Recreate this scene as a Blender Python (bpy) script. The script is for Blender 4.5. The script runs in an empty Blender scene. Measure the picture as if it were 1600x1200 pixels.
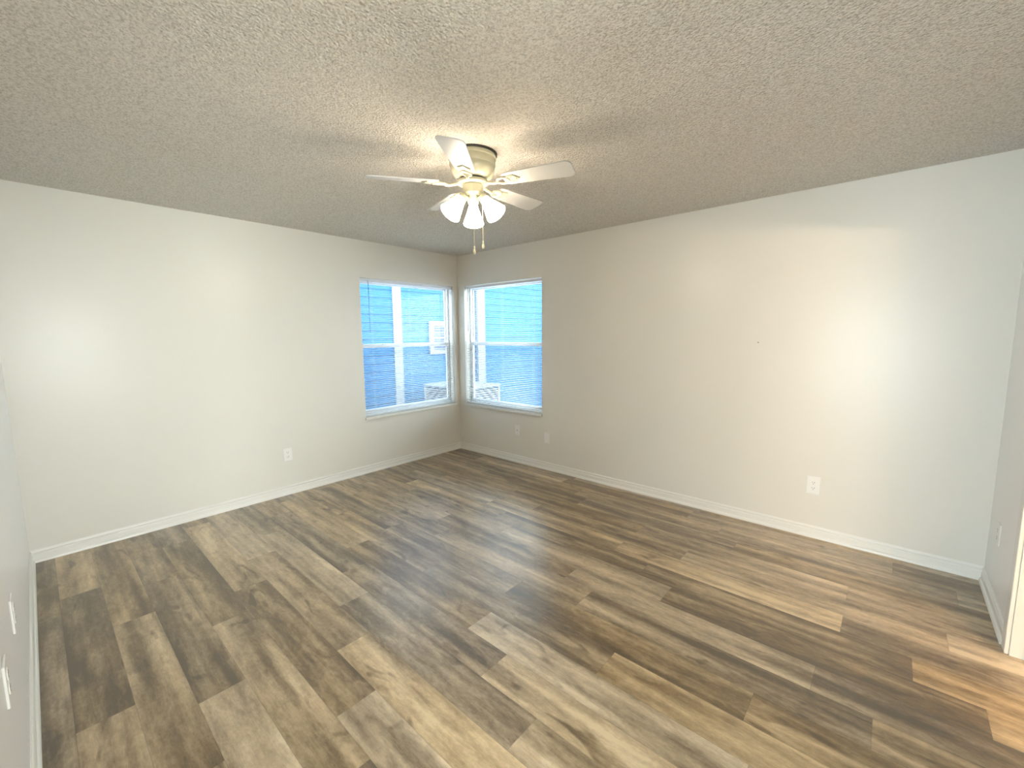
import bpy, bmesh, math, random
from mathutils import Vector, Matrix

sc = bpy.context.scene
C = sc.collection
random.seed(7)
PI = math.pi

# ------------------------------------------------------------------ camera
F_PX = 669.7
yaw, pitch, roll = 2.2994, -0.1169, -0.0085
cd = bpy.data.cameras.new('camera')
cam = bpy.data.objects.new('camera', cd)
C.objects.link(cam)
cd.sensor_width = 36.0
cd.lens = F_PX * 36.0 / 1600.0
cd.clip_start = 0.02
Fv = Vector((math.cos(pitch) * math.cos(yaw), math.cos(pitch) * math.sin(yaw), math.sin(pitch)))
Rv = Fv.cross(Vector((0, 0, 1))).normalized()
Uv = Rv.cross(Fv)
R2 = Rv * math.cos(roll) + Uv * math.sin(roll)
U2 = -Rv * math.sin(roll) + Uv * math.cos(roll)
m = Matrix((R2, U2, -Fv)).transposed().to_4x4()
m.translation = Vector((4.1529, -3.6415, 1.478))
cam.matrix_world = m
sc.camera = cam

# ------------------------------------------------------------------ world, lights, exposure
w = bpy.data.worlds.new('sky')
sc.world = w
w.use_nodes = True
wn = w.node_tree.nodes['Background']
wn.inputs['Color'].default_value = (0.80, 0.91, 1.0, 1)
wn.inputs['Strength'].default_value = 8.6
LAMP = 29.0          # radiance of the frosted fan shades
VANITY = 480.0        # radiance of the bathroom globes
BACK_W = 95.0         # added fill light behind the made-up patio door (watts)
SIDE_W = 225.0         # added fill light behind the made-up picture window (watts)

sc.view_settings.view_transform = 'Standard'
sc.view_settings.look = 'None'
sc.view_settings.gamma = 1.0
sc.view_settings.exposure = 0.36
sc.view_settings.use_curve_mapping = False

def area_light(name, loc, rot, sx, sy, power, col):
    l = bpy.data.lights.new(name, 'AREA')
    l.shape = 'RECTANGLE'; l.size = sx; l.size_y = sy; l.energy = power; l.color = col
    o = bpy.data.objects.new(name, l); C.objects.link(o)
    o.location = loc; o.rotation_euler = rot
    return o
# fill light added to brighten the room, just outside the made-up patio door
area_light('back_fill_light', (3.75, -7.25, 1.15), (PI / 2, 0, 0), 2.2, 2.0, BACK_W, (0.93, 0.96, 1.0))

area_light('side_fill_light', (7.85, -3.6, 1.3), (PI / 2, 0, PI / 2), 1.5, 1.7, SIDE_W, (1.0, 0.96, 0.92))  # fill light added for the left wall, outside the made-up picture window

# ------------------------------------------------------------------ materials
def nt(name):
    m = bpy.data.materials.new(name); m.use_nodes = True
    t = m.node_tree
    b = t.nodes['Principled BSDF']
    return m, t, b

def N(t, kind, **kw):
    n = t.nodes.new(kind)
    for k, v in kw.items(): setattr(n, k, v)
    return n

def plain(name, col, rough=0.5, metal=0.0, var=0.0, bump=0.0, bscale=60.0, coat=0.0, spec=None):
    m, t, b = nt(name)
    b.inputs['Base Color'].default_value = (*col, 1)
    b.inputs['Roughness'].default_value = rough
    b.inputs['Metallic'].default_value = metal
    if spec is not None: b.inputs['Specular IOR Level'].default_value = spec
    if coat: b.inputs['Coat Weight'].default_value = coat
    tc = N(t, 'ShaderNodeTexCoord')
    if var:
        n = N(t, 'ShaderNodeTexNoise'); n.inputs['Scale'].default_value = 2.5; n.inputs['Detail'].default_value = 4
        t.links.new(tc.outputs['Object'], n.inputs['Vector'])
        mx = N(t, 'ShaderNodeMix', data_type='RGBA')
        mx.inputs[6].default_value = (*[c * (1 - var) for c in col], 1)
        mx.inputs[7].default_value = (*[min(1, c * (1 + var)) for c in col], 1)
        t.links.new(n.outputs['Fac'], mx.inputs[0]); t.links.new(mx.outputs[2], b.inputs['Base Color'])
    if bump:
        n = N(t, 'ShaderNodeTexNoise'); n.inputs['Scale'].default_value = bscale; n.inputs['Detail'].default_value = 3
        t.links.new(tc.outputs['Object'], n.inputs['Vector'])
        bp = N(t, 'ShaderNodeBump'); bp.inputs['Strength'].default_value = bump; bp.inputs['Distance'].default_value = 0.002
        t.links.new(n.outputs['Fac'], bp.inputs['Height']); t.links.new(bp.outputs['Normal'], b.inputs['Normal'])
    return m

M = {}
M['wall'] = plain('wall_paint', (0.785, 0.765, 0.71), 0.28, var=0.012, bump=0.08, bscale=55, spec=0.28)
M['wall_white'] = plain('white_wall_paint', (0.90, 0.89, 0.885), 0.36, var=0.012, bump=0.10, bscale=55)
M['trim'] = plain('trim_paint', (0.84, 0.83, 0.79), 0.28, var=0.01)
M['frame'] = plain('window_frame_enamel', (0.80, 0.81, 0.86), 0.3, var=0.01)
M['slat'] = plain('blind_slat_vinyl', (0.70, 0.72, 0.74), 0.35, var=0.01)
M['plastic'] = plain('outlet_plastic', (0.88, 0.87, 0.85), 0.3, var=0.01)
M['slot'] = plain('outlet_slot', (0.05, 0.045, 0.04), 0.6, var=0.05)
M['fan'] = plain('fan_enamel', (0.52, 0.50, 0.36), 0.25, var=0.01, coat=0.3)
M['blade'] = plain('fan_blade_white', (0.62, 0.62, 0.60), 0.4, var=0.01)
M['gap'] = plain('dark_metal', (0.03, 0.03, 0.025), 0.5, var=0.05)  # near-black metal for the fan rings and the nail
M['brass'] = plain('chain_brass', (0.75, 0.66, 0.42), 0.35, metal=0.7, var=0.02)
M['wand'] = plain('wand_acrylic', (0.10, 0.20, 0.26), 0.2, var=0.05)
M['cord'] = plain('cord', (0.75, 0.77, 0.80), 0.8, var=0.02)
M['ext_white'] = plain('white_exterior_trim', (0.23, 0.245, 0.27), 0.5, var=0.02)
M['ac'] = plain('condenser_enamel', (0.32, 0.30, 0.30), 0.5, var=0.03)
M['ac_dark'] = plain('condenser_coil', (0.10, 0.10, 0.12), 0.6, var=0.1)
M['concrete'] = plain('concrete', (0.45, 0.44, 0.42), 0.9, var=0.12, bump=0.3)
M['roof'] = plain('soffit_white', (0.7, 0.72, 0.75), 0.7, var=0.02)
M['vane'] = plain('louver_blue_grey', (0.07, 0.10, 0.24), 0.4, var=0.03)
M['door'] = plain('door_enamel', (0.82, 0.80, 0.75), 0.3, var=0.01)

# blue lap siding of the neighbouring house
m, t, b = nt('blue_siding')
tc = N(t, 'ShaderNodeTexCoord'); sp = N(t, 'ShaderNodeSeparateXYZ')
t.links.new(tc.outputs['Object'], sp.inputs[0])
n = N(t, 'ShaderNodeTexNoise'); n.inputs['Scale'].default_value = 1.6; n.inputs['Detail'].default_value = 3
t.links.new(tc.outputs['Object'], n.inputs['Vector'])
mx = N(t, 'ShaderNodeMix', data_type='RGBA')
mx.inputs[6].default_value = (0.002, 0.075, 0.205, 1); mx.inputs[7].default_value = (0.003, 0.100, 0.24, 1)
t.links.new(n.outputs['Fac'], mx.inputs[0]); t.links.new(mx.outputs[2], b.inputs['Base Color'])
b.inputs['Roughness'].default_value = 0.6
M['blue'] = m

# popcorn ceiling
m, t, b = nt('popcorn_ceiling')
tc = N(t, 'ShaderNodeTexCoord')
n1 = N(t, 'ShaderNodeTexNoise'); n1.inputs['Scale'].default_value = 110; n1.inputs['Detail'].default_value = 4; n1.inputs['Roughness'].default_value = 0.7
n2 = N(t, 'ShaderNodeTexVoronoi'); n2.inputs['Scale'].default_value = 105; n2.feature = 'SMOOTH_F1'
n2.inputs['Smoothness'].default_value = 0.5
for n in (n1, n2): t.links.new(tc.outputs['Object'], n.inputs['Vector'])
ad = N(t, 'ShaderNodeMath', operation='SUBTRACT')
t.links.new(n1.outputs['Fac'], ad.inputs[0]); t.links.new(n2.outputs['Distance'], ad.inputs[1])
bp = N(t, 'ShaderNodeBump'); bp.inputs['Strength'].default_value = 1.0; bp.inputs['Distance'].default_value = 0.0085
t.links.new(ad.outputs[0], bp.inputs['Height']); t.links.new(bp.outputs['Normal'], b.inputs['Normal'])
rp = N(t, 'ShaderNodeValToRGB')
rp.color_ramp.elements[0].position = 0.30; rp.color_ramp.elements[0].color = (0.56, 0.52, 0.46, 1)
rp.color_ramp.elements[1].position = 0.56; rp.color_ramp.elements[1].color = (0.90, 0.86, 0.79, 1)
t.links.new(n1.outputs['Fac'], rp.inputs[0]); t.links.new(rp.outputs[0], b.inputs['Base Color'])
b.inputs['Roughness'].default_value = 0.95; b.inputs['Specular IOR Level'].default_value = 0.1
M['ceiling'] = m

# vinyl planks: one tone and one seed per plank, streaks along x
m, t, b = nt('vinyl_plank_floor')
L = t.links
geo = N(t, 'ShaderNodeNewGeometry'); sp = N(t, 'ShaderNodeSeparateXYZ'); L.new(geo.outputs['Position'], sp.inputs[0])
at = N(t, 'ShaderNodeAttribute', attribute_name='plank')   # r tone, g seed, b
sa = N(t, 'ShaderNodeSeparateColor'); L.new(at.outputs['Color'], sa.inputs[0])
uvn = N(t, 'ShaderNodeUVMap', uv_map='plank_uv'); su = N(t, 'ShaderNodeSeparateXYZ'); L.new(uvn.outputs[0], su.inputs[0])
def MA(op, a, bb, cl=False):
    n = N(t, 'ShaderNodeMath', operation=op); n.use_clamp = cl
    for i, v in enumerate((a, bb)):
        if v is None: continue
        if isinstance(v, (int, float)): n.inputs[i].default_value = v
        else: L.new(v, n.inputs[i])
    return n.outputs[0]
seed = MA('MULTIPLY', sa.outputs[1], 57.0)
def streak(sx, sy, detail, rough, off=0.0, dist=0.0):
    cb = N(t, 'ShaderNodeCombineXYZ')
    L.new(MA('MULTIPLY', sp.outputs[0], sx), cb.inputs[0])
    L.new(MA('MULTIPLY', sp.outputs[1], sy), cb.inputs[1])
    L.new(MA('ADD', seed, off), cb.inputs[2])
    n = N(t, 'ShaderNodeTexNoise'); n.inputs['Scale'].default_value = 1.0
    n.inputs['Detail'].default_value = detail; n.inputs['Roughness'].default_value = rough
    n.inputs['Distortion'].default_value = dist
    L.new(cb.outputs[0], n.inputs['Vector'])
    return n.outputs['Fac']
band = streak(0.9, 13.0, 2, 0.5)
cloud = streak(5.0, 16.0, 5, 0.62, 3.1, 0.6)
grain = streak(16.0, 150.0, 4, 0.7, 7.7)
mott = streak(38.0, 60.0, 4, 0.7, 11.3)
knot = streak(3.5, 11.0, 1, 0.5, 21.3, 1.5)
v = MA('MULTIPLY', MA('SUBTRACT', band, 0.5), 1.7)
v = MA('ADD', v, MA('MULTIPLY', MA('SUBTRACT', cloud, 0.5), 0.95))
v = MA('ADD', v, MA('MULTIPLY', MA('SUBTRACT', grain, 0.5), 0.42))
v = MA('ADD', v, MA('MULTIPLY', MA('SUBTRACT', mott, 0.5), 0.50))
kn = MA('MULTIPLY', MA('SUBTRACT', knot, 0.64, True), 2.6)
v = MA('SUBTRACT', v, kn)
v = MA('ADD', v, MA('ADD', MA('MULTIPLY', sa.outputs[0], 0.55), 0.22), True)
rp = N(t, 'ShaderNodeValToRGB'); cr = rp.color_ramp
cr.elements[0].position = 0.0; cr.elements[0].color = (0.080, 0.050, 0.022, 1)
cr.elements[1].position = 1.0; cr.elements[1].color = (0.72, 0.60, 0.42, 1)
for p, c in ((0.25, (0.180, 0.126, 0.068, 1)), (0.5, (0.345, 0.262, 0.165, 1)), (0.75, (0.52, 0.41, 0.275, 1))):
    e = cr.elements.new(p); e.color = c
L.new(v, rp.inputs[0])
# fine dark seam around each plank (uv in metres from the plank edges)
edge = MA('MINIMUM', su.outputs[0], su.outputs[1])
seam = N(t, 'ShaderNodeMapRange'); seam.inputs['From Min'].default_value = 0.0004; seam.inputs['From Max'].default_value = 0.0022
seam.inputs['To Min'].default_value = 0.72; seam.inputs['To Max'].default_value = 1.0
L.new(edge, seam.inputs['Value'])
mul = N(t, 'ShaderNodeMix', data_type='RGBA', blend_type='MULTIPLY'); mul.inputs[0].default_value = 1.0
L.new(rp.outputs[0], mul.inputs[6]); L.new(seam.outputs[0], mul.inputs[7])
# grey-brown / tan hue drift per plank
hs = N(t, 'ShaderNodeHueSaturation'); L.new(mul.outputs[2], hs.inputs['Color'])
L.new(MA('ADD', MA('MULTIPLY', sa.outputs[2], 0.35), 0.95), hs.inputs['Saturation'])
L.new(hs.outputs[0], b.inputs['Base Color'])
b.inputs['Roughness'].default_value = 0.36
L.new(MA('ADD', MA('MULTIPLY', mott, 0.12), 0.33), b.inputs['Roughness'])
bp = N(t, 'ShaderNodeBump'); bp.inputs['Strength'].default_value = 0.15; bp.inputs['Distance'].default_value = 0.001
L.new(grain, bp.inputs['Height']); L.new(bp.outputs['Normal'], b.inputs['Normal'])
b.inputs['Specular IOR Level'].default_value = 0.9
b.inputs['Coat Weight'].default_value = 0.75; b.inputs['Coat Roughness'].default_value = 0.30
M['floor'] = m

def glassy(name, tint, gloss):
    m = bpy.data.materials.new(name); m.use_nodes = True; t = m.node_tree; t.nodes.clear()
    out = N(t, 'ShaderNodeOutputMaterial'); tr = N(t, 'ShaderNodeBsdfTransparent'); gl = N(t, 'ShaderNodeBsdfGlossy')
    tr.inputs[0].default_value = (*tint, 1); gl.inputs['Roughness'].default_value = 0.02
    mx = N(t, 'ShaderNodeMixShader'); mx.inputs[0].default_value = gloss
    t.links.new(tr.outputs[0], mx.inputs[1]); t.links.new(gl.outputs[0], mx.inputs[2]); t.links.new(mx.outputs[0], out.inputs[0])
    return m
M['glass'] = glassy('window_glass', (0.95, 0.99, 0.98), 0.02)
m = bpy.data.materials.new('insect_screen'); m.use_nodes = True; t = m.node_tree; t.nodes.clear()
out = N(t, 'ShaderNodeOutputMaterial'); tr = N(t, 'ShaderNodeBsdfTransparent'); df = N(t, 'ShaderNodeBsdfDiffuse')
df.inputs[0].default_value = (0.16, 0.19, 0.27, 1)
mx = N(t, 'ShaderNodeMixShader'); mx.inputs[0].default_value = 0.30
t.links.new(tr.outputs[0], mx.inputs[1]); t.links.new(df.outputs[0], mx.inputs[2]); t.links.new(mx.outputs[0], out.inputs[0])
M['screen'] = m

def emis(name, col, s):
    m, t, b = nt(name)
    b.inputs['Base Color'].default_value = (0.9, 0.9, 0.9, 1)
    b.inputs['Emission Color'].default_value = (*col, 1); b.inputs['Emission Strength'].default_value = s
    return m
M['shade'] = emis('lit_frosted_glass', (1.0, 0.83, 0.63), LAMP)
M['globe'] = emis('lit_globe_bulb', (1.0, 0.73, 0.46), VANITY)

# ------------------------------------------------------------------ mesh helpers
def bx(bm, x0, x1, y0, y1, z0, z1):
    vs = [bm.verts.new((x, y, z)) for z in (z0, z1) for x, y in ((x0, y0), (x1, y0), (x1, y1), (x0, y1))]
    for f in ((3, 2, 1, 0), (4, 5, 6, 7), (0, 1, 5, 4), (1, 2, 6, 5), (2, 3, 7, 6), (3, 0, 4, 7)):
        bm.faces.new([vs[i] for i in f])
    return vs

def lathe(bm, prof, seg=40, mat=None):
    rings = []
    for r, z in prof:
        rings.append([bm.verts.new((r * math.cos(2 * PI * i / seg), r * math.sin(2 * PI * i / seg), z)) for i in range(seg)])
    for a, b_ in zip(rings, rings[1:]):
        for i in range(seg):
            j = (i + 1) % seg
            bm.faces.new((a[i], a[j], b_[j], b_[i]))
    for rg in (rings[0], rings[-1]):
        try: bm.faces.new(rg)
        except ValueError: pass
    if mat is not None:
        bmesh.ops.transform(bm, matrix=mat, verts=[v for rg in rings for v in rg])

def tube(bm, pts, r, seg=10):
    pts = [Vector(p) for p in pts]
    rs = r if isinstance(r, (list, tuple)) else [r] * len(pts)
    rings = []
    for i, p in enumerate(pts):
        d = (pts[min(i + 1, len(pts) - 1)] - pts[max(i - 1, 0)]).normalized()
        a = Vector((0, 0, 1)) if abs(d.z) < 0.9 else Vector((1, 0, 0))
        u = d.cross(a).normalized(); w_ = d.cross(u)
        rings.append([bm.verts.new(p + (u * math.cos(2 * PI * k / seg) + w_ * math.sin(2 * PI * k / seg)) * rs[i]) for k in range(seg)])
    for a, b_ in zip(rings, rings[1:]):
        for k in range(seg):
            j = (k + 1) % seg
            bm.faces.new((a[k], a[j], b_[j], b_[k]))
    bm.faces.new(rings[0]); bm.faces.new(rings[-1])

def prism(bm, poly, z0, z1):
    lo = [bm.verts.new((x, y, z0)) for x, y in poly]; hi = [bm.verts.new((x, y, z1)) for x, y in poly]
    n = len(poly)
    bm.faces.new(lo[::-1]); bm.faces.new(hi)
    for i in range(n):
        j = (i + 1) % n
        bm.faces.new((lo[i], lo[j], hi[j], hi[i]))

def obj(name, bm, mat, parent=None, smooth=False, bevel=0.0, loc=(0, 0, 0), rot=(0, 0, 0)):
    bmesh.ops.recalc_face_normals(bm, faces=bm.faces)
    me = bpy.data.meshes.new(name); bm.to_mesh(me); bm.free()
    me.materials.append(M[mat] if isinstance(mat, str) else mat)
    if smooth:
        for p in me.polygons: p.use_smooth = True
    o = bpy.data.objects.new(name, me); C.objects.link(o)
    o.parent = parent; o.location = loc; o.rotation_euler = rot
    if bevel:
        md = o.modifiers.new('bevel', 'BEVEL'); md.width = bevel; md.segments = 2; md.limit_method = 'ANGLE'
    if smooth:
        md = o.modifiers.new('edges', 'EDGE_SPLIT'); md.split_angle = math.radians(38)
    return o

def boxobj(name, dims, mat, parent=None, bevel=0.0, **k):
    bm = bmesh.new(); bx(bm, *dims); return obj(name, bm, mat, parent, bevel=bevel, **k)

def thing(name, label, cat, loc=(0, 0, 0), rotz=0.0, group=None):
    o = bpy.data.objects.new(name, None); C.objects.link(o)
    o.empty_display_size = 0.05
    o.location = loc; o.rotation_euler = (0, 0, rotz)
    o['label'] = label; o['category'] = cat
    if group: o['group'] = group
    return o

def struct(o, label, cat):
    o['kind'] = 'structure'; o['label'] = label; o['category'] = cat
    return o

def dup(root, label, loc, rotz):
    r = root.copy(); C.objects.link(r); r.location = loc; r.rotation_euler = (0, 0, rotz); r['label'] = label
    for ch in [o for o in C.objects if o.parent == root]:
        c = ch.copy(); C.objects.link(c); c.parent = r
        for g in [o for o in C.objects if o.parent == ch]:
            d = g.copy(); C.objects.link(d); d.parent = c
    return r

# ------------------------------------------------------------------ room shell
W, LN, H, T = 4.6411, 3.7669, 2.44, 0.14
WZ0, WZ1 = 0.578, 2.067
LY0, LY1 = -1.325, -0.078          # left window (wall x = 0)
RX0, RX1 = 0.120, 1.335            # right window (wall y = 0)

def wall(name, plane, a0, a1, z1, holes, lo, hi, mat, label):
    """plane 'x': thickness lo..hi in x, runs a0..a1 in y; 'y' the other way round"""
    bm = bmesh.new()
    As = sorted({a0, a1, *[h[0] for h in holes], *[h[1] for h in holes]})
    Zs = sorted({0.0, z1, *[h[2] for h in holes], *[h[3] for h in holes]})
    def solid(i, j):
        if i < 0 or j < 0 or i >= len(As) - 1 or j >= len(Zs) - 1: return False
        ca, cz = (As[i] + As[i + 1]) / 2, (Zs[j] + Zs[j + 1]) / 2
        return not any(h[0] < ca < h[1] and h[2] < cz < h[3] for h in holes)
    cache = {}
    def V(a, z, d):
        k = (a, z, d)
        if k not in cache: cache[k] = bm.verts.new((d, a, z) if plane == 'x' else (a, d, z))
        return cache[k]
    for i in range(len(As) - 1):
        for j in range(len(Zs) - 1):
            if not solid(i, j): continue
            A, B, z0_, z1_ = As[i], As[i + 1], Zs[j], Zs[j + 1]
            for d in (lo, hi): bm.faces.new((V(A, z0_, d), V(B, z0_, d), V(B, z1_, d), V(A, z1_, d)))
            if not solid(i - 1, j): bm.faces.new((V(A, z0_, lo), V(A, z1_, lo), V(A, z1_, hi), V(A, z0_, hi)))
            if not solid(i + 1, j): bm.faces.new((V(B, z0_, lo), V(B, z1_, lo), V(B, z1_, hi), V(B, z0_, hi)))
            if not solid(i, j - 1): bm.faces.new((V(A, z0_, lo), V(B, z0_, lo), V(B, z0_, hi), V(A, z0_, hi)))
            if not solid(i, j + 1): bm.faces.new((V(A, z1_, lo), V(B, z1_, lo), V(B, z1_, hi), V(A, z1_, hi)))
    return struct(obj(name, bm, mat), label, 'wall')

BX1 = 5.62                          # bathroom far wall
wall('wall_left', 'x', -LN - T, 0.0, H, [(LY0, LY1, WZ0, WZ1)], -T, 0.0, 'wall', 'long off-white wall on the left with one blind-covered window')
wall('wall_right', 'y', -T, W + 0.12, H, [(RX0, RX1, WZ0, WZ1)], 0.0, T, 'wall', 'off-white wall on the right with window, blank plate and outlets')
OX0, OX1 = 3.40, 4.45  # opening added in the front wall to let back fill in
EY0, EY1 = -3.62, -2.78            # opening added in the end wall to let side fill in
wall('wall_front', 'y', 0.0, W + 0.12, H, [(OX0, OX1, 0.0, 2.08)], -LN - 0.12, -LN, 'wall_white', 'white wall at the left edge of the photo, beside the viewer')
DY0, DY1, DZ = -1.56, -0.78, 2.03
wall('wall_end', 'x', -LN, 0.0, H, [(DY0, DY1, 0.0, DZ), (EY0, EY1, 0.0, 2.08)], W, W + 0.12, 'wall_white', 'narrow white wall at the right edge with a doorway')
# bathroom beyond the doorway
wall('wall_bathroom_far', 'x', -2.7, -0.3, H, [], BX1, BX1 + 0.1, 'wall', 'bathroom wall carrying the vanity light')
wall('wall_bathroom_right', 'y', W + 0.12, BX1 + 0.1, H, [], -0.3, -0.2, 'wall', 'bathroom side wall beyond the doorway')
wall('wall_bathroom_left', 'y', W + 0.12, 7.6, H, [], -2.76, -2.7, 'wall', 'bathroom end wall beyond the doorway')
# unseen next room behind the viewer, added to bring in fill light
PY = -7.1
wall('wall_next_room_back', 'y', 1.9, 7.6, H, [(2.65, 4.85, 0.05, 2.1)], PY - 0.1, PY, 'wall', 'wall of the added next room with the added patio door')
wall('wall_next_room_left', 'x', PY, -LN - 0.12, H, [], 1.8, 1.9, 'wall', 'left wall of the next room')
wall('wall_next_room_right', 'x', PY, -2.76, H, [(-4.4, -2.85, 0.45, 2.15)], 7.6, 7.7, 'wall', 'right wall of the next room')

struct(boxobj('ceiling', (-T, 7.7, PY - 0.1, T, H, H + 0.1), 'ceiling'), 'beige popcorn-textured ceiling', 'ceiling')

# floor planks ----------------------------------------------------------
PW, PL, Y0 = 0.17, 1.24, -0.09
start = {0: .52, 1: .79, 2: .94, 3: .33, 4: .72, 5: .33, 6: .59, 7: .80, 8: .27, 9: .47, 10: .10, 11: .80, 12: .16, 13: .43,
         14: .74, 15: 1.05, 16: .15, 17: .40, 18: .91, 19: .02, 20: .72, 21: .93}
tones = {0: [.1, .65, .2, .6, .12, .4], 1: [.4, .3, .5, .3, .75, .3], 2: [.45, .3, .4, .25, .5], 3: [.3, .6, .2, .65, .55],
         4: [.35, .45, .45, .62, .85], 5: [.3, .55, .65, .85, .22], 6: [.3, .55, .2, .12, .8], 7: [.5, .5, .75, .1, .4],
         8: [.4, .6, .4, .5, .2], 9: [.5, .45, .7, .35, .5], 10: [.4, .45, .25, .12, .3], 11: [.45, .5, .4, .65, .5],
         12: [.3, .7, .3, .8, .5], 13: [.5, .2, .35, .85, .6], 14: [.3, .7, .12, .62, .5], 15: [.65, .4, .75, .6, .5],
         16: [.3, .75, .15, .62, .5], 17: [.3, .12, .55, .5, .5], 18: [.2, .1, .75, .5, .5], 19: [.2, .15, .3, .5, .5],
         20: [.55, .05, .6, .5], 21: [.3, .08, .3, .5]}
me = bpy.data.meshes.new('floor')
verts, faces, uvs, cols = [], [], [], []
rows = [(-0.0 + 0.0, Y0, -1)] + [(Y0 - PW * n, Y0 - PW * (n + 1), n) for n in range(0, 42)]
rnd = random.Random(11)
for ya, yb, n in rows:
    s = start.get(n, rnd.uniform(0, PL))
    x = s
    while x > 0: x -= PL
    k = 0
    tl = tones.get(n)
    while x < 7.7:
        xa, xb = max(x, 0.0), min(x + PL, 7.7)
        if xb - xa > 1e-4:
            i0 = len(verts)
            verts += [(xa, yb, 0), (xb, yb, 0), (xb, ya, 0), (xa, ya, 0)]
            faces.append((i0, i0 + 1, i0 + 2, i0 + 3))
            tone = tl[k] if tl and k < len(tl) else rnd.uniform(.1, .75)
            tone = min(1, max(0, tone + rnd.uniform(-.04, .04)))
            cols.append((tone, rnd.random(), rnd.random()))
            uvs.append((xb - xa, ya - yb))
            k += 1
        x += PL
# each plank is built as 3x3 cells so the distance to its edges can sit in the uvs
bm = bmesh.new()
uvl = bm.loops.layers.uv.new('plank_uv'); cl = bm.loops.layers.float_color.new('plank')
for fi, f in enumerate(faces):
    (xa, yb, _), (xb, _, _), (_, ya, _), _ = [verts[i] for i in f]
    e = 0.0025
    xs = [xa, xa + e, xb - e, xb]; ys = [yb, yb + e, ya - e, ya]
    if xb - xa < 3 * e or ya - yb < 3 * e: continue
    g = [[bm.verts.new((x_, y_, 0)) for y_ in ys] for x_ in xs]
    for i in range(3):
        for j in range(3):
            fc = bm.faces.new((g[i][j], g[i + 1][j], g[i + 1][j + 1], g[i][j + 1]))
            for lp, (a, b_) in zip(fc.loops, ((i, j), (i + 1, j), (i + 1, j + 1), (i, j + 1))):
                lp[uvl].uv = (0.0 if a in (0, 3) else e, 0.0 if b_ in (0, 3) else e)
                lp[cl] = (*cols[fi], 1.0)
bm.to_mesh(me); bm.free()
me.materials.append(M['floor'])
fl = bpy.data.objects.new('floor', me); C.objects.link(fl)
struct(fl, 'brown and tan wood-look vinyl plank floor', 'floor')
sub = struct(boxobj('trim_1', (-T, 7.7, PY - 0.1, T, -0.56, -0.004), 'concrete'), 'concrete slab edge under the floor', 'trim')

# baseboards --------------------------------------------------------------
PROF = [(0, 0), (0.021, 0), (0.021, 0.006), (0.0195, 0.012), (0.0165, 0.0165), (0.0125, 0.019), (0.0125, 0.022), (0.0105, 0.024), (0.0100, 0.052),
        (0.0080, 0.056), (0.0045, 0.060), (0.0045, 0.064), (0.0085, 0.067), (0.0095, 0.071), (0.0080, 0.076), (0.0035, 0.080), (0.0030, 0.084), (0, 0.084)]
def baseboard(name, p0, p1, nrm, label, m0=0, m1=0):
    """profile swept from p0 to p1; nrm = direction into the room; m0/m1 = +1 mitre inward"""
    bm = bmesh.new()
    d = (Vector(p1) - Vector(p0)).normalized(); n = Vector(nrm)
    ra = [bm.verts.new(Vector((*p0, 0)).to_3d() + Vector((*(n * q), 0)) + Vector((*(d * (q * m0)), 0)) + Vector((0, 0, z))) for q, z in PROF]
    rb = [bm.verts.new(Vector((*p1, 0)) + Vector((*(n * q), 0)) - Vector((*(d * (q * m1)), 0)) + Vector((0, 0, z))) for q, z in PROF]
    k = len(PROF)
    for i in range(k):
        j = (i + 1) % k
        bm.faces.new((ra[i], ra[j], rb[j], rb[i]))
    bm.faces.new(ra); bm.faces.new(rb)
    return struct(obj(name, bm, 'trim'), label, 'baseboard')
baseboard('baseboard_left', (0, -LN), (0, 0), (1, 0), 'white moulded baseboard along the left wall', 1, 1)
baseboard('baseboard_right', (0, 0), (W, 0), (0, -1), 'white moulded baseboard along the right wall', 1, 1)
baseboard('baseboard_front', (0, -LN), (OX0 - 0.06, -LN), (0, 1), 'white moulded baseboard at the left edge of the photo', 1, 0)
baseboard('baseboard_end', (W, 0), (W, DY1 + 0.062), (-1, 0), 'short white baseboard beside the doorway', 1, 0)
baseboard('baseboard_end_near', (W, DY0 - 0.062), (W, EY1 + 0.06), (-1, 0), 'white baseboard between the doorway and the opening', 0, 0)

# doorway to the bathroom: casing + jamb + stop
d1 = bpy.data.objects.new('door_1', None); C.objects.link(d1); d1.location = (W, DY1, 0)
struct(d1, 'white cased doorway at the right edge, warm light beyond', 'doorway')
def casing(bm, x0, x1, y0, y1, z0, z1): bx(bm, x0, x1, y0, y1, z0, z1)
jt = 0.018
bm = bmesh.new()
bx(bm, -0.016, 0, 0.0 - jt + 0.004, 0.056, 0, DZ + 0.056)            # casing leg, far side
bx(bm, -0.016, 0, DY0 - DY1 - 0.056, DY0 - DY1 + jt - 0.004, 0, DZ + 0.056)
bx(bm, -0.016, 0, DY0 - DY1 + jt - 0.004, -jt + 0.004, DZ - jt + 0.004, DZ + 0.056)
obj('casing', bm, 'trim', d1, bevel=0.004)
bm = bmesh.new()
bx(bm, 0, 0.12, -jt, 0, 0, DZ)
bx(bm, 0, 0.12, DY0 - DY1, DY0 - DY1 + jt, 0, DZ)
bx(bm, 0, 0.12, DY0 - DY1 + jt, -jt, DZ - jt, DZ)
obj('jamb', bm, 'trim', d1)
bm = bmesh.new()
bx(bm, 0.045, 0.08, -jt - 0.011, -jt, 0, DZ - jt)
bx(bm, 0.045, 0.08, DY0 - DY1 + jt, DY0 - DY1 + jt + 0.011, 0, DZ - jt)
obj('door_stop', bm, 'trim', d1)

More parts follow.
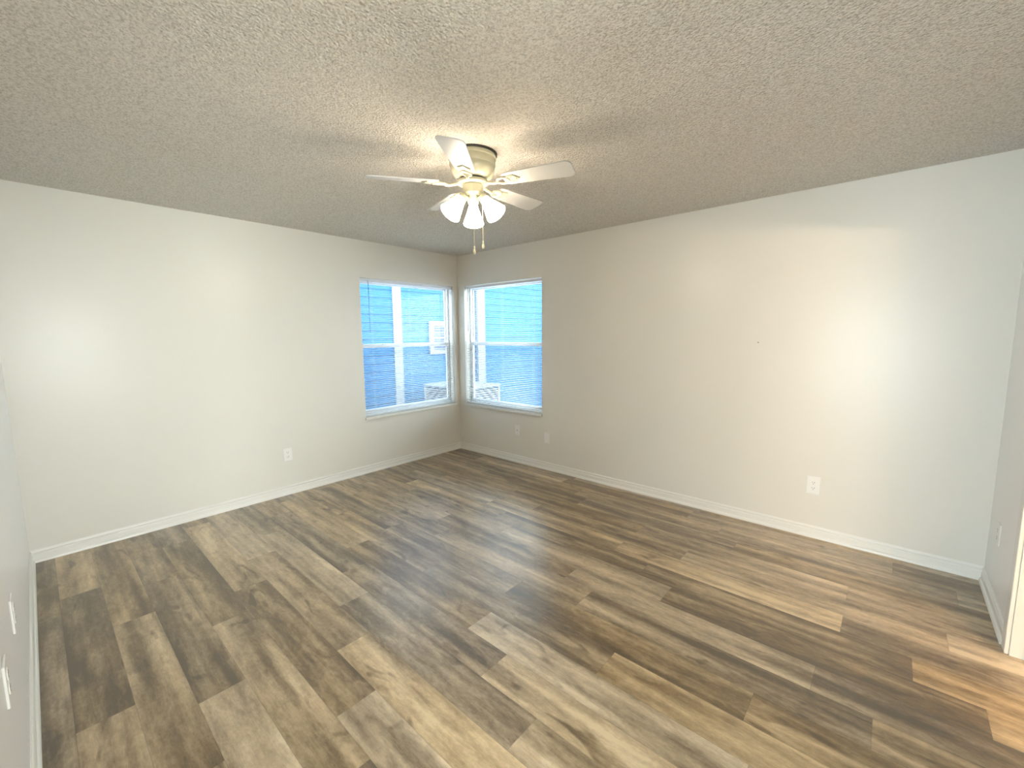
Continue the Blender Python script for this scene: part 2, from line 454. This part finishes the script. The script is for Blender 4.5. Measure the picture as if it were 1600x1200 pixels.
# opening added for fill light from the next room: simple casing
d2 = bpy.data.objects.new('added_opening_front', None); C.objects.link(d2); d2.location = (OX0, -LN, 0)
struct(d2, 'added white cased opening in the wall beside the viewer', 'doorway')
ow = OX1 - OX0
bm = bmesh.new()
bx(bm, -0.056, 0.0, 0, 0.016, 0, 2.136); bx(bm, ow, ow + 0.056, 0, 0.016, 0, 2.136); bx(bm, 0, ow, 0, 0.016, 2.08, 2.136)
obj('casing', bm, 'trim', d2, bevel=0.004)
# made-up patio door, added for the back fill light to shine through
d3 = bpy.data.objects.new('added_patio_door', None); C.objects.link(d3); d3.location = (2.65, PY - 0.05, 0.05)
struct(d3, 'added sliding glass patio door of the unseen next room', 'patio door')
bm = bmesh.new()
bx(bm, 0, 2.2, -.03, .03, 0, .05); bx(bm, 0, 2.2, -.03, .03, 2.0, 2.05)
for xx in (0, 1.08, 2.15): bx(bm, xx, xx + .05, -.03, .03, .05, 2.0)
obj('door_frame', bm, 'frame', d3)
boxobj('pane', (0.05, 2.15, -.004, .004, .05, 2.0), 'glass', d3)

w3 = bpy.data.objects.new('added_picture_window', None); C.objects.link(w3); w3.location = (7.65, -3.625, 0.45)  # made-up window, added as the source of the side fill light
struct(w3, 'added large picture window of the unseen next room', 'window')
bm = bmesh.new()
bx(bm, -.03, .03, -.775, -.72, 0, 1.7); bx(bm, -.03, .03, .72, .775, 0, 1.7)
bx(bm, -.03, .03, -.72, .72, 0, .05); bx(bm, -.03, .03, -.72, .72, 1.65, 1.7)
obj('window_frame', bm, 'frame', w3)
boxobj('pane', (-.003, .003, -.72, .72, .05, 1.65), 'glass', w3)
d4 = bpy.data.objects.new('added_opening_end', None); C.objects.link(d4); d4.location = (W, EY0, 0)  # unseen opening added so the side fill reaches the left wall
struct(d4, 'added white cased opening in the end wall beside the viewer', 'doorway')
ew = EY1 - EY0
bm = bmesh.new()
bx(bm, -.016, 0, -.056, 0, 0, 2.136); bx(bm, -.016, 0, ew, ew + .056, 0, 2.136); bx(bm, -.016, 0, 0, ew, 2.08, 2.136)
obj('casing', bm, 'trim', d4, bevel=0.004)

# ------------------------------------------------------------------ windows (local: x along width, +y into the room, z up; origin at the inner wall face)
def window(name, width, loc, rotz, label):
    o = bpy.data.objects.new(name, None); C.objects.link(o); o.location = loc; o.rotation_euler = (0, 0, rotz)
    struct(o, label, 'window')
    h = WZ1 - WZ0
    g0, g1 = -0.135, -0.085
    e = 0.002
    fb = 0.026
    bm = bmesh.new()      # outer frame
    bx(bm, e, fb, g0, g1, 0.026, h - e); bx(bm, width - fb, width - e, g0, g1, 0.026, h - e)
    bx(bm, fb, width - fb, g0, g1, h - 0.03, h - e); bx(bm, fb, width - fb, g0, g1, 0.026, 0.052)
    obj('window_frame', bm, 'frame', o, bevel=0.002)
    mid = 0.765
    bm = bmesh.new()      # upper sash
    bx(bm, fb, fb + .018, g0 + .004, g0 + .022, mid, h - .03); bx(bm, width - fb - .018, width - fb, g0 + .004, g0 + .022, mid, h - .03)
    bx(bm, fb + .018, width - fb - .018, g0 + .004, g0 + .022, h - .05, h - .03); bx(bm, fb + .018, width - fb - .018, g0 + .004, g0 + .022, mid, mid + .03)
    us = obj('upper_sash', bm, 'frame', o, bevel=0.0015)
    boxobj('pane', (fb + .018, width - fb - .018, g0 + .011, g0 + .014, mid + .03, h - .05), 'glass', us)
    bm = bmesh.new()      # lower sash
    bx(bm, fb, fb + .024, g0 + .026, g1, .052, mid + .034); bx(bm, width - fb - .024, width - fb, g0 + .026, g1, .052, mid + .034)
    bx(bm, fb + .024, width - fb - .024, g0 + .026, g1 + .003, mid - .004, mid + .034); bx(bm, fb + .024, width - fb - .024, g0 + .026, g1, .052, .086)
    ls = obj('lower_sash', bm, 'frame', o, bevel=0.0015)
    boxobj('pane', (fb + .024, width - fb - .024, g0 + .036, g0 + .039, .086, mid - .004), 'glass', ls)
    bm = bmesh.new()
    for sx in (width * .25, width * .75): bx(bm, sx - .025, sx + .025, g1 + .003, g1 + .012, mid + .022, mid + .032)
    obj('sash_latch', bm, 'frame', ls)
    bm = bmesh.new()
    v = [bm.verts.new(p) for p in ((fb, g0 + .002, .03), (width - fb, g0 + .002, .03), (width - fb, g0 + .002, mid), (fb, g0 + .002, mid))]
    bm.faces.new(v)
    obj('insect_screen', bm, 'screen', o)
    bm = bmesh.new()      # stool
    bx(bm, e, width - e, g0, 0.0, 0.001, 0.026)
    bx(bm, -0.012, width + 0.012, 0.0005, 0.026, 0.001, 0.026)
    obj('window_sill', bm, 'trim', o, bevel=0.004)
    return o

def blind(width, loc, rotz, label, wand_x, wand_front):
    t_ = thing('window_blind', label, 'blind', loc, rotz, 'white mini blinds')
    h = WZ1 - WZ0
    y = -0.034
    mwid = 0.006
    bm = bmesh.new()
    bx(bm, mwid, width - mwid, y - .013, y + .013, h - .034, h - .008)
    bx(bm, mwid - .002, mwid + .012, y - .016, y + .017, h - .038, h - .004)
    bx(bm, width - mwid - .012, width - mwid + .002, y - .016, y + .017, h - .038, h - .004)
    obj('headrail', bm, 'frame', t_, bevel=0.001)
    bm = bmesh.new()      # slats: shallow arcs
    z = 0.062; zs = []
    while z < h - .045:
        zs.append(z); z += 0.0212
    tilt = math.radians(-7)
    for z in zs:
        rows_ = []
        for k in range(5):
            s_ = (k / 4 - .5) * .025
            cz = .0018 * (1 - (2 * k / 4 - 1) ** 2)
            yy = y + s_ * math.cos(tilt); zz = z + s_ * math.sin(tilt) + cz
            rows_.append((yy, zz))
        for dz in (0,):
            A = [bm.verts.new((mwid + .003, a, b_)) for a, b_ in rows_]; B = [bm.verts.new((width - mwid - .003, a, b_)) for a, b_ in rows_]
            for k in range(4): bm.faces.new((A[k], B[k], B[k + 1], A[k + 1]))
    o = obj('slats', bm, 'slat', t_, smooth=False)
    for p in o.data.polygons: p.use_smooth = True
    md = o.modifiers.new('thick', 'SOLIDIFY'); md.thickness = 0.0004
    boxobj('bottom_rail', (mwid + .003, width - mwid - .003, y - .012, y + .012, .030, .044), 'slat', t_, bevel=0.002)
    for cx in (0.14, width / 2, width - 0.14):
        bm = bmesh.new()
        tube(bm, [(cx, y + .013, .044), (cx, y + .013, h - .034)], .0007, 5)
        tube(bm, [(cx, y - .013, .044), (cx, y - .013, h - .034)], .0007, 5)
        obj('ladder_cord', bm, 'cord', t_)
    bm = bmesh.new()
    tube(bm, [(wand_x, y + .022, h - .032), (wand_x, y + .026, h - .06), (wand_x, y + .027, h - .50), (wand_x, y + .027, h - .56)],
         [.0022, .0030, .0034, .0042], 8)
    tube(bm, [(wand_x, y + .012, h - .022), (wand_x, y + .022, h - .032)], .0016, 6)
    obj('tilt_wand', bm, 'wand', t_, smooth=True)
    return t_
# local +y must point into the room
window('window_1', LY1 - LY0, (0, LY1, WZ0), -PI / 2, 'single-hung white window in the left wall')
window('window_2', RX1 - RX0, (RX1, 0, WZ0), PI, 'single-hung white window in the right wall by the corner')
blind(LY1 - LY0, (0, LY1, WZ0), -PI / 2, 'white mini blind in the left window of the corner', LY1 - LY0 - 0.10, True)
blind(RX1 - RX0, (RX1, 0, WZ0), PI, 'white mini blind in the right window of the corner', RX1 - RX0 - 0.055, True)

# ------------------------------------------------------------------ outside
GZ = -0.55
NX = -2.9
gr = boxobj('ground', (-14, -T - 0.001, -9, 14, GZ - 0.1, GZ), 'concrete'); struct(gr, 'concrete side yard outside the windows', 'ground')
gr2 = boxobj('ground', (-T, 14, T + 0.001, 14, GZ - 0.1, GZ), 'concrete'); struct(gr2, 'concrete ground behind the right window', 'ground')
nh = thing('neighbouring_house', 'bright blue house wall with white corner boards outside both windows', 'house', (NX, 0, GZ))
# siding courses, right of the corner board; the part left of it stands a little forward
def siding(y0, y1, xf, name):
    bm = bmesh.new()
    z = 0.0; c = 0.15
    top = 3.45
    pr = []
    while z < top:
        pr += [(xf + 0.014, z), (xf + 0.002, z + c)]; z += c
    A = [bm.verts.new((x_, y0, z_)) for x_, z_ in pr]; B = [bm.verts.new((x_, y1, z_)) for x_, z_ in pr]
    for k in range(len(pr) - 1): bm.faces.new((A[k], B[k], B[k + 1], A[k + 1]))
    bx(bm, xf - 0.2, xf, y0, y1, 0, z)
    return obj(name, bm, 'blue', nh)
siding(1.09, 11.0, 0.0, 'siding_wall')
siding(-6.0, 0.93, 0.0, 'siding_wall')
boxobj('corner_board', (-0.2, 0.035, 0.92, 1.10, 0, 3.5), 'ext_white', nh, bevel=0.003)
bm = bmesh.new(); bx(bm, 0.02, 0.09, 3.04, 3.19, 0.0, 3.5); bx(bm, 0.02, 0.055, 3.22, 3.30, 0.0, 3.5)
obj('downspout', bm, 'ext_white', nh, bevel=0.004)
boxobj('roof_fascia', (-0.3, 0.06, -6.0, 11.0, 3.602, 3.70), 'roof', nh)
# louvred window on the neighbour
wf = bmesh.new()
y0, y1, z0, z1 = 1.74, 2.60, 1.08 - GZ, 1.74 - GZ
bx(wf, 0.01, 0.06, y0, y0 + .09, z0, z1); bx(wf, 0.01, 0.06, y1 - .09, y1, z0, z1)
bx(wf, 0.01, 0.06, y0 + .09, y1 - .09, z1 - .09, z1); bx(wf, 0.01, 0.06, y0 + .09, y1 - .09, z0, z0 + .08); bx(wf, 0.01, 0.05, y0 + .09, y1 - .09, (z0 + z1) / 2 - .02, (z0 + z1) / 2 + .02)
wf = obj('window', wf, 'ext_white', nh, bevel=0.003)
wl = bmesh.new(); z = z0 + .10
while z < z1 - .10:
    a = bx(wl, 0.016, 0.045, y0 + .09, y1 - .09, z, z + .012)
    for v in a[4:]: v.co.z -= 0.0
    z += .055
obj('louvre', wl, 'ext_white', wf)
boxobj('pane', (0.014, 0.016, y0 + .09, y1 - .09, z0 + .08, z1 - .09), 'vane', wf)

def condenser(y, label):
    t_ = thing('air_conditioner', label, 'air conditioner', (-1.857, y, GZ))
    w_, d_, h_ = .84, 1.09, 1.065
    bm = bmesh.new()
    for sx in (-1, 1):
        for sy in (-1, 1): bx(bm, sx * d_ / 2 - .02, sx * d_ / 2 + .02, sy * w_ / 2 - .02, sy * w_ / 2 + .02, .03, h_)
    bx(bm, -d_ / 2, d_ / 2, -w_ / 2, w_ / 2, 0.03, .07)
    for k in range(24):
        z = .09 + k * .04
        bx(bm, d_ / 2 - .006, d_ / 2 + .006, -w_ / 2, w_ / 2, z, z + .018)
        bx(bm, -d_ / 2 - .006, -d_ / 2 + .006, -w_ / 2, w_ / 2, z, z + .018)
        for sy in (-1, 1): bx(bm, -d_ / 2, d_ / 2, sy * w_ / 2 - .006, sy * w_ / 2 + .006, z, z + .018)
    obj('louvered_panel', bm, 'ac', t_)
    boxobj('coil', (-d_ / 2 + .04, d_ / 2 - .04, -w_ / 2 + .04, w_ / 2 - .04, .07, h_ - .01), 'ac_dark', t_)
    bm = bmesh.new()
    bx(bm, -d_ / 2 - .03, d_ / 2 + .03, -w_ / 2 - .03, w_ / 2 + .03, h_, h_ + .035)
    for r in (.1, .18, .26, .34):
        tube(bm, [(r * math.cos(a * PI / 12), r * math.sin(a * PI / 12), h_ + .042) for a in range(25)], .004, 5)
    obj('top_cover', bm, 'ext_white', t_, bevel=.004)
    boxobj('foot_pad', (-d_ / 2 - .05, d_ / 2 + .05, -w_ / 2 - .05, w_ / 2 + .05, 0, .03), 'concrete', t_)
condenser(1.682, 'pale louvred air conditioner condenser standing outside by the blue wall')

# ------------------------------------------------------------------ outlets  (local: x width, +y out of the wall, z up)
def outlet(label, loc, rotz, kind='duplex', w_=.074, h_=.118):
    nm = {'duplex': 'wall_outlet', 'blank': 'blank_wall_plate', 'jack': 'jack_plate'}[kind]
    t_ = thing(nm, label, {'duplex': 'outlet', 'blank': 'wall plate', 'jack': 'wall plate'}[kind], loc, rotz)
    bm = bmesh.new()
    bx(bm, -w_ / 2, w_ / 2, 0.0, .0062, -h_ / 2, h_ / 2)
    obj('plate', bm, 'plastic', t_, bevel=.0025)
    if kind == 'duplex':
        for s in (-1, 1):
            bm = bmesh.new()
            poly = []
            for k in range(24):
                an = 2 * PI * k / 24
                poly.append((max(-.0145, min(.0145, .017 * math.cos(an))), .0165 * math.sin(an)))
            lo = [bm.verts.new((px, .0060, pz + s * .0205)) for px, pz in poly]; hi = [bm.verts.new((px, .0082, pz + s * .0205)) for px, pz in poly]
            bm.faces.new(hi)
            for i in range(24): bm.faces.new((lo[i], lo[(i + 1) % 24], hi[(i + 1) % 24], hi[i]))
            r = obj('receptacle', bm, 'plastic', t_)
            bm = bmesh.new(); zc = s * .0205
            bx(bm, -.0075, -.0052, .0080, .0085, zc - .001, zc + .008); bx(bm, .0052, .0075, .0080, .0085, zc, zc + .007)
            bx(bm, -.0022, .0022, .0080, .0085, zc - .010, zc - .006)
            obj('socket_slot', bm, 'slot', r)
    if kind == 'jack':
        bm = bmesh.new(); bx(bm, -.009, .009, .006, .0085, -.009, .009)
        obj('jack', bm, 'plastic', t_)
        bm = bmesh.new(); bx(bm, -.005, .005, .0084, .0088, -.005, .004); obj('jack_port', bm, 'slot', t_)
    for zc in ((0,) if kind == 'duplex' else (-.041, .041)):
        bm = bmesh.new()
        lathe(bm, [(.0, 0), (.0034, 0), (.003, .0012), (0, .0014)], 12, Matrix.Translation((0, .006, zc)) @ Matrix.Rotation(-PI / 2, 4, 'X'))
        obj('screw', bm, 'plastic', t_)
    return t_
outlet('white duplex outlet low on the left wall below and left of the window', (0, -2.134, .378), -PI / 2)
outlet('small white jack plate directly below the right window', (0.985, 0, .378), PI, 'jack')
outlet('blank white plate low on the right wall just past the window edge', (1.408, 0, .353), PI, 'blank')
outlet('white duplex outlet low in the middle of the bare right wall', (3.787, 0, .382), PI, w_=.080, h_=.128)
outlet('white outlet plate on the narrow wall beside the doorway at the right edge', (W, -.285, .392), PI / 2)
outlet('white plate low on the wall at the left edge, farther from the viewer', (1.97, -LN, .545), 0)
outlet('white plate low on the wall at the left edge, nearer the viewer', (2.46, -LN, .575), 0)
# small nail left in the right wall
nl = thing('nail', 'tiny dark nail left in the bare right wall', 'nail', (3.385, 0, 1.397), PI)
bm = bmesh.new(); lathe(bm, [(0, 0), (.0012, 0), (.0012, .006), (.004, .0062), (.0036, .0075), (0, .008)], 12, Matrix.Rotation(-PI / 2, 4, 'X'))
obj('nail_head', bm, 'gap', nl)

# ------------------------------------------------------------------ ceiling fan
FX, FY = 2.375, -1.955
fan = thing('ceiling_fan', 'white five-blade ceiling fan with three lit frosted shades on the popcorn ceiling', 'ceiling fan', (FX, FY, H))
bm = bmesh.new()
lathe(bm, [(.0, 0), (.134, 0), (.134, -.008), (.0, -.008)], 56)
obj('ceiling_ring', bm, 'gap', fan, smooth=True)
bm = bmesh.new()
lathe(bm, [(0, -.008), (.126, -.008), (.129, -.014), (.129, -.026), (.124, -.030), (.124, -.060), (.120, -.066), (.121, -.072), (.118, -.090), (.108, -.112),
           (.094, -.124), (.086, -.128), (0, -.128)], 56)
obj('motor_housing', bm, 'fan', fan, smooth=True)
bm = bmesh.new()
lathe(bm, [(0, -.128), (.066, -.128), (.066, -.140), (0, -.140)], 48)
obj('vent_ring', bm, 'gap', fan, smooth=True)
bm = bmesh.new()
lathe(bm, [(0, -.139), (.080, -.139), (.083, -.144), (.083, -.153), (.076, -.158), (0, -.158)], 48)
obj('flywheel', bm, 'fan', fan, smooth=True)
bm = bmesh.new()
lathe(bm, [(0, -.158), (.050, -.158), (.056, -.162), (.056, -.205), (.050, -.212), (.034, -.216), (.030, -.222), (.030, -.250), (.024, -.262), (.010, -.268), (0, -.268)], 40)
obj('switch_housing', bm, 'fan', fan, smooth=True)

TH0 = 18.5
ZB = -.152
for k in range(5):
    a = math.radians(TH0 + 72 * k)
    bm = bmesh.new()   # blade in local x, pitched 12 degrees
    poly = []
    r0, r1 = .185, .560
    w0, w1 = .052, .066
    poly += [(r0, -w0 * .8), (r0 + .02, -w0)]
    rc = .032
    for cx_, cy_, a0_ in ((r1 - rc, -w1 + rc, -PI / 2), (r1 - rc, w1 - rc, 0.0)):
        for q in range(6):
            an = a0_ + PI / 2 * q / 5
            poly.append((cx_ + rc * math.cos(an), cy_ + rc * math.sin(an)))
    poly += [(r0 + .02, w0), (r0, w0 * .8)]
    prism(bm, poly, -.003, .003)
    pm = Matrix.Rotation(a, 4, 'Z') @ Matrix.Translation((0, 0, ZB)) @ Matrix.Rotation(math.radians(-12), 4, 'X')
    bmesh.ops.transform(bm, matrix=pm, verts=bm.verts)
    bl = obj('blade', bm, 'blade', fan)
    bm = bmesh.new()   # blade iron: arm, ring and plate
    tube(bm, [(.070, 0, .004), (.095, 0, -.006), (.125, 0, -.014), (.150, 0, -.012)], [.010, .008, .008, .009], 10)
    ring = [(.182 + .034 * math.cos(q * 2 * PI / 20), .026 * math.sin(q * 2 * PI / 20), -.008) for q in range(21)]
    tube(bm, ring, .0065, 8)
    prism(bm, [(.205, -.028), (.245, -.034), (.262, -.012), (.275, 0), (.262, .012), (.245, .034), (.205, .028)], -.009, -.003)
    for (sx, sy) in ((.232, -.02), (.232, .02), (.256, 0)):
        lathe(bm, [(0, -.012), (.004, -.0115), (.005, -.009), (0, -.009)], 10, Matrix.Translation((sx, sy, 0)))
    bmesh.ops.transform(bm, matrix=Matrix.Rotation(a, 4, 'Z') @ Matrix.Translation((0, 0, ZB)) @ Matrix.Rotation(math.radians(-12), 4, 'X'), verts=bm.verts)
    obj('blade_bracket', bm, 'fan', bl, smooth=True)

SH0 = 136.3
for k in range(3):
    a = math.radians(SH0 + 120 * k)
    base = Matrix.Rotation(a, 4, 'Z')
    tilt = math.radians(40)
    bm = bmesh.new()
    tube(bm, [(.022, 0, -.234), (.042, 0, -.228), (.060, 0, -.232)], .009, 10)
    bmesh.ops.transform(bm, matrix=base, verts=bm.verts)
    arm = obj('lamp_arm', bm, 'fan', fan, smooth=True)
    mt = base @ Matrix.Translation((.058, 0, -.226)) @ Matrix.Rotation(-tilt, 4, 'Y')
    bm = bmesh.new()
    lathe(bm, [(0, .004), (.018, .004), (.025, -.004), (.027, -.022), (.022, -.024), (0, -.024)], 28, mt)
    obj('socket_cup', bm, 'fan', arm, smooth=True)
    bm = bmesh.new()
    prof = [(.024, -.020), (.026, -.030), (.030, -.045), (.038, -.070), (.047, -.095), (.055, -.118), (.059, -.130),
            (.0565, -.130), (.052, -.118), (.044, -.095), (.035, -.070), (.027, -.045), (.022, -.030), (.020, -.020)]
    seg = 36
    rings = [[bm.verts.new((r * math.cos(2 * PI * i / seg), r * math.sin(2 * PI * i / seg), z)) for i in range(seg)] for r, z in prof]
    for q in range(len(prof)):
        r1_, r2_ = rings[q], rings[(q + 1) % len(prof)]
        for i in range(seg):
            j = (i + 1) % seg
            bm.faces.new((r1_[i], r1_[j], r2_[j], r2_[i]))
    bmesh.ops.transform(bm, matrix=mt, verts=bm.verts)
    sh = obj('lamp_shade', bm, 'shade', fan, smooth=True)
    bm = bmesh.new()
    lathe(bm, [(0, -.022), (.013, -.024), (.014, -.045), (.026, -.068), (.029, -.085), (.022, -.104), (.008, -.112), (0, -.113)], 24, mt)
    obj('light_bulb', bm, 'shade', sh, smooth=True)

camdir = Vector((4.153 - FX, -3.64 - FY, 0)).normalized()
rgt = Vector((0.716, 0.698, 0))        # towards photo right
for off, ztop, zbot, fr in ((rgt * .050 + camdir * .020, -.20, -.455, .057), (rgt * .002 + camdir * .057, -.20, -.49, .05)):
    bm = bmesh.new()
    p = off
    tube(bm, [(p.x * 1.0, p.y * 1.0, ztop), (p.x, p.y, zbot)], .0011, 6)
    z = ztop
    ch = obj('pull_chain', bm, 'brass', fan)
    bm = bmesh.new()
    lathe(bm, [(0, 0), (.003, -.001), (.0055, -.010), (.0035, -.016), (.0075, -.026), (.0085, -.036), (.0045, -.044), (0, -.045)], 16, Matrix.Translation((p.x, p.y, zbot)))
    obj('chain_pull', bm, 'fan', ch, smooth=True)

# ------------------------------------------------------------------ bathroom vanity light beyond the doorway
vl = thing('vanity_light', 'bathroom vanity light bar with four lit globes, beyond the doorway', 'wall light', (BX1, -2.05, 1.86))
boxobj('light_bar', (-.05, 0, -.46, .46, -.055, .055), 'fan', vl, bevel=.006)
for k in range(4):
    bm = bmesh.new()
    bmesh.ops.create_uvsphere(bm, u_segments=24, v_segments=16, radius=.030, matrix=Matrix.Translation((-.098, -.33 + k * .22, 0)))
    obj('globe_bulb', bm, 'globe', vl, smooth=True)
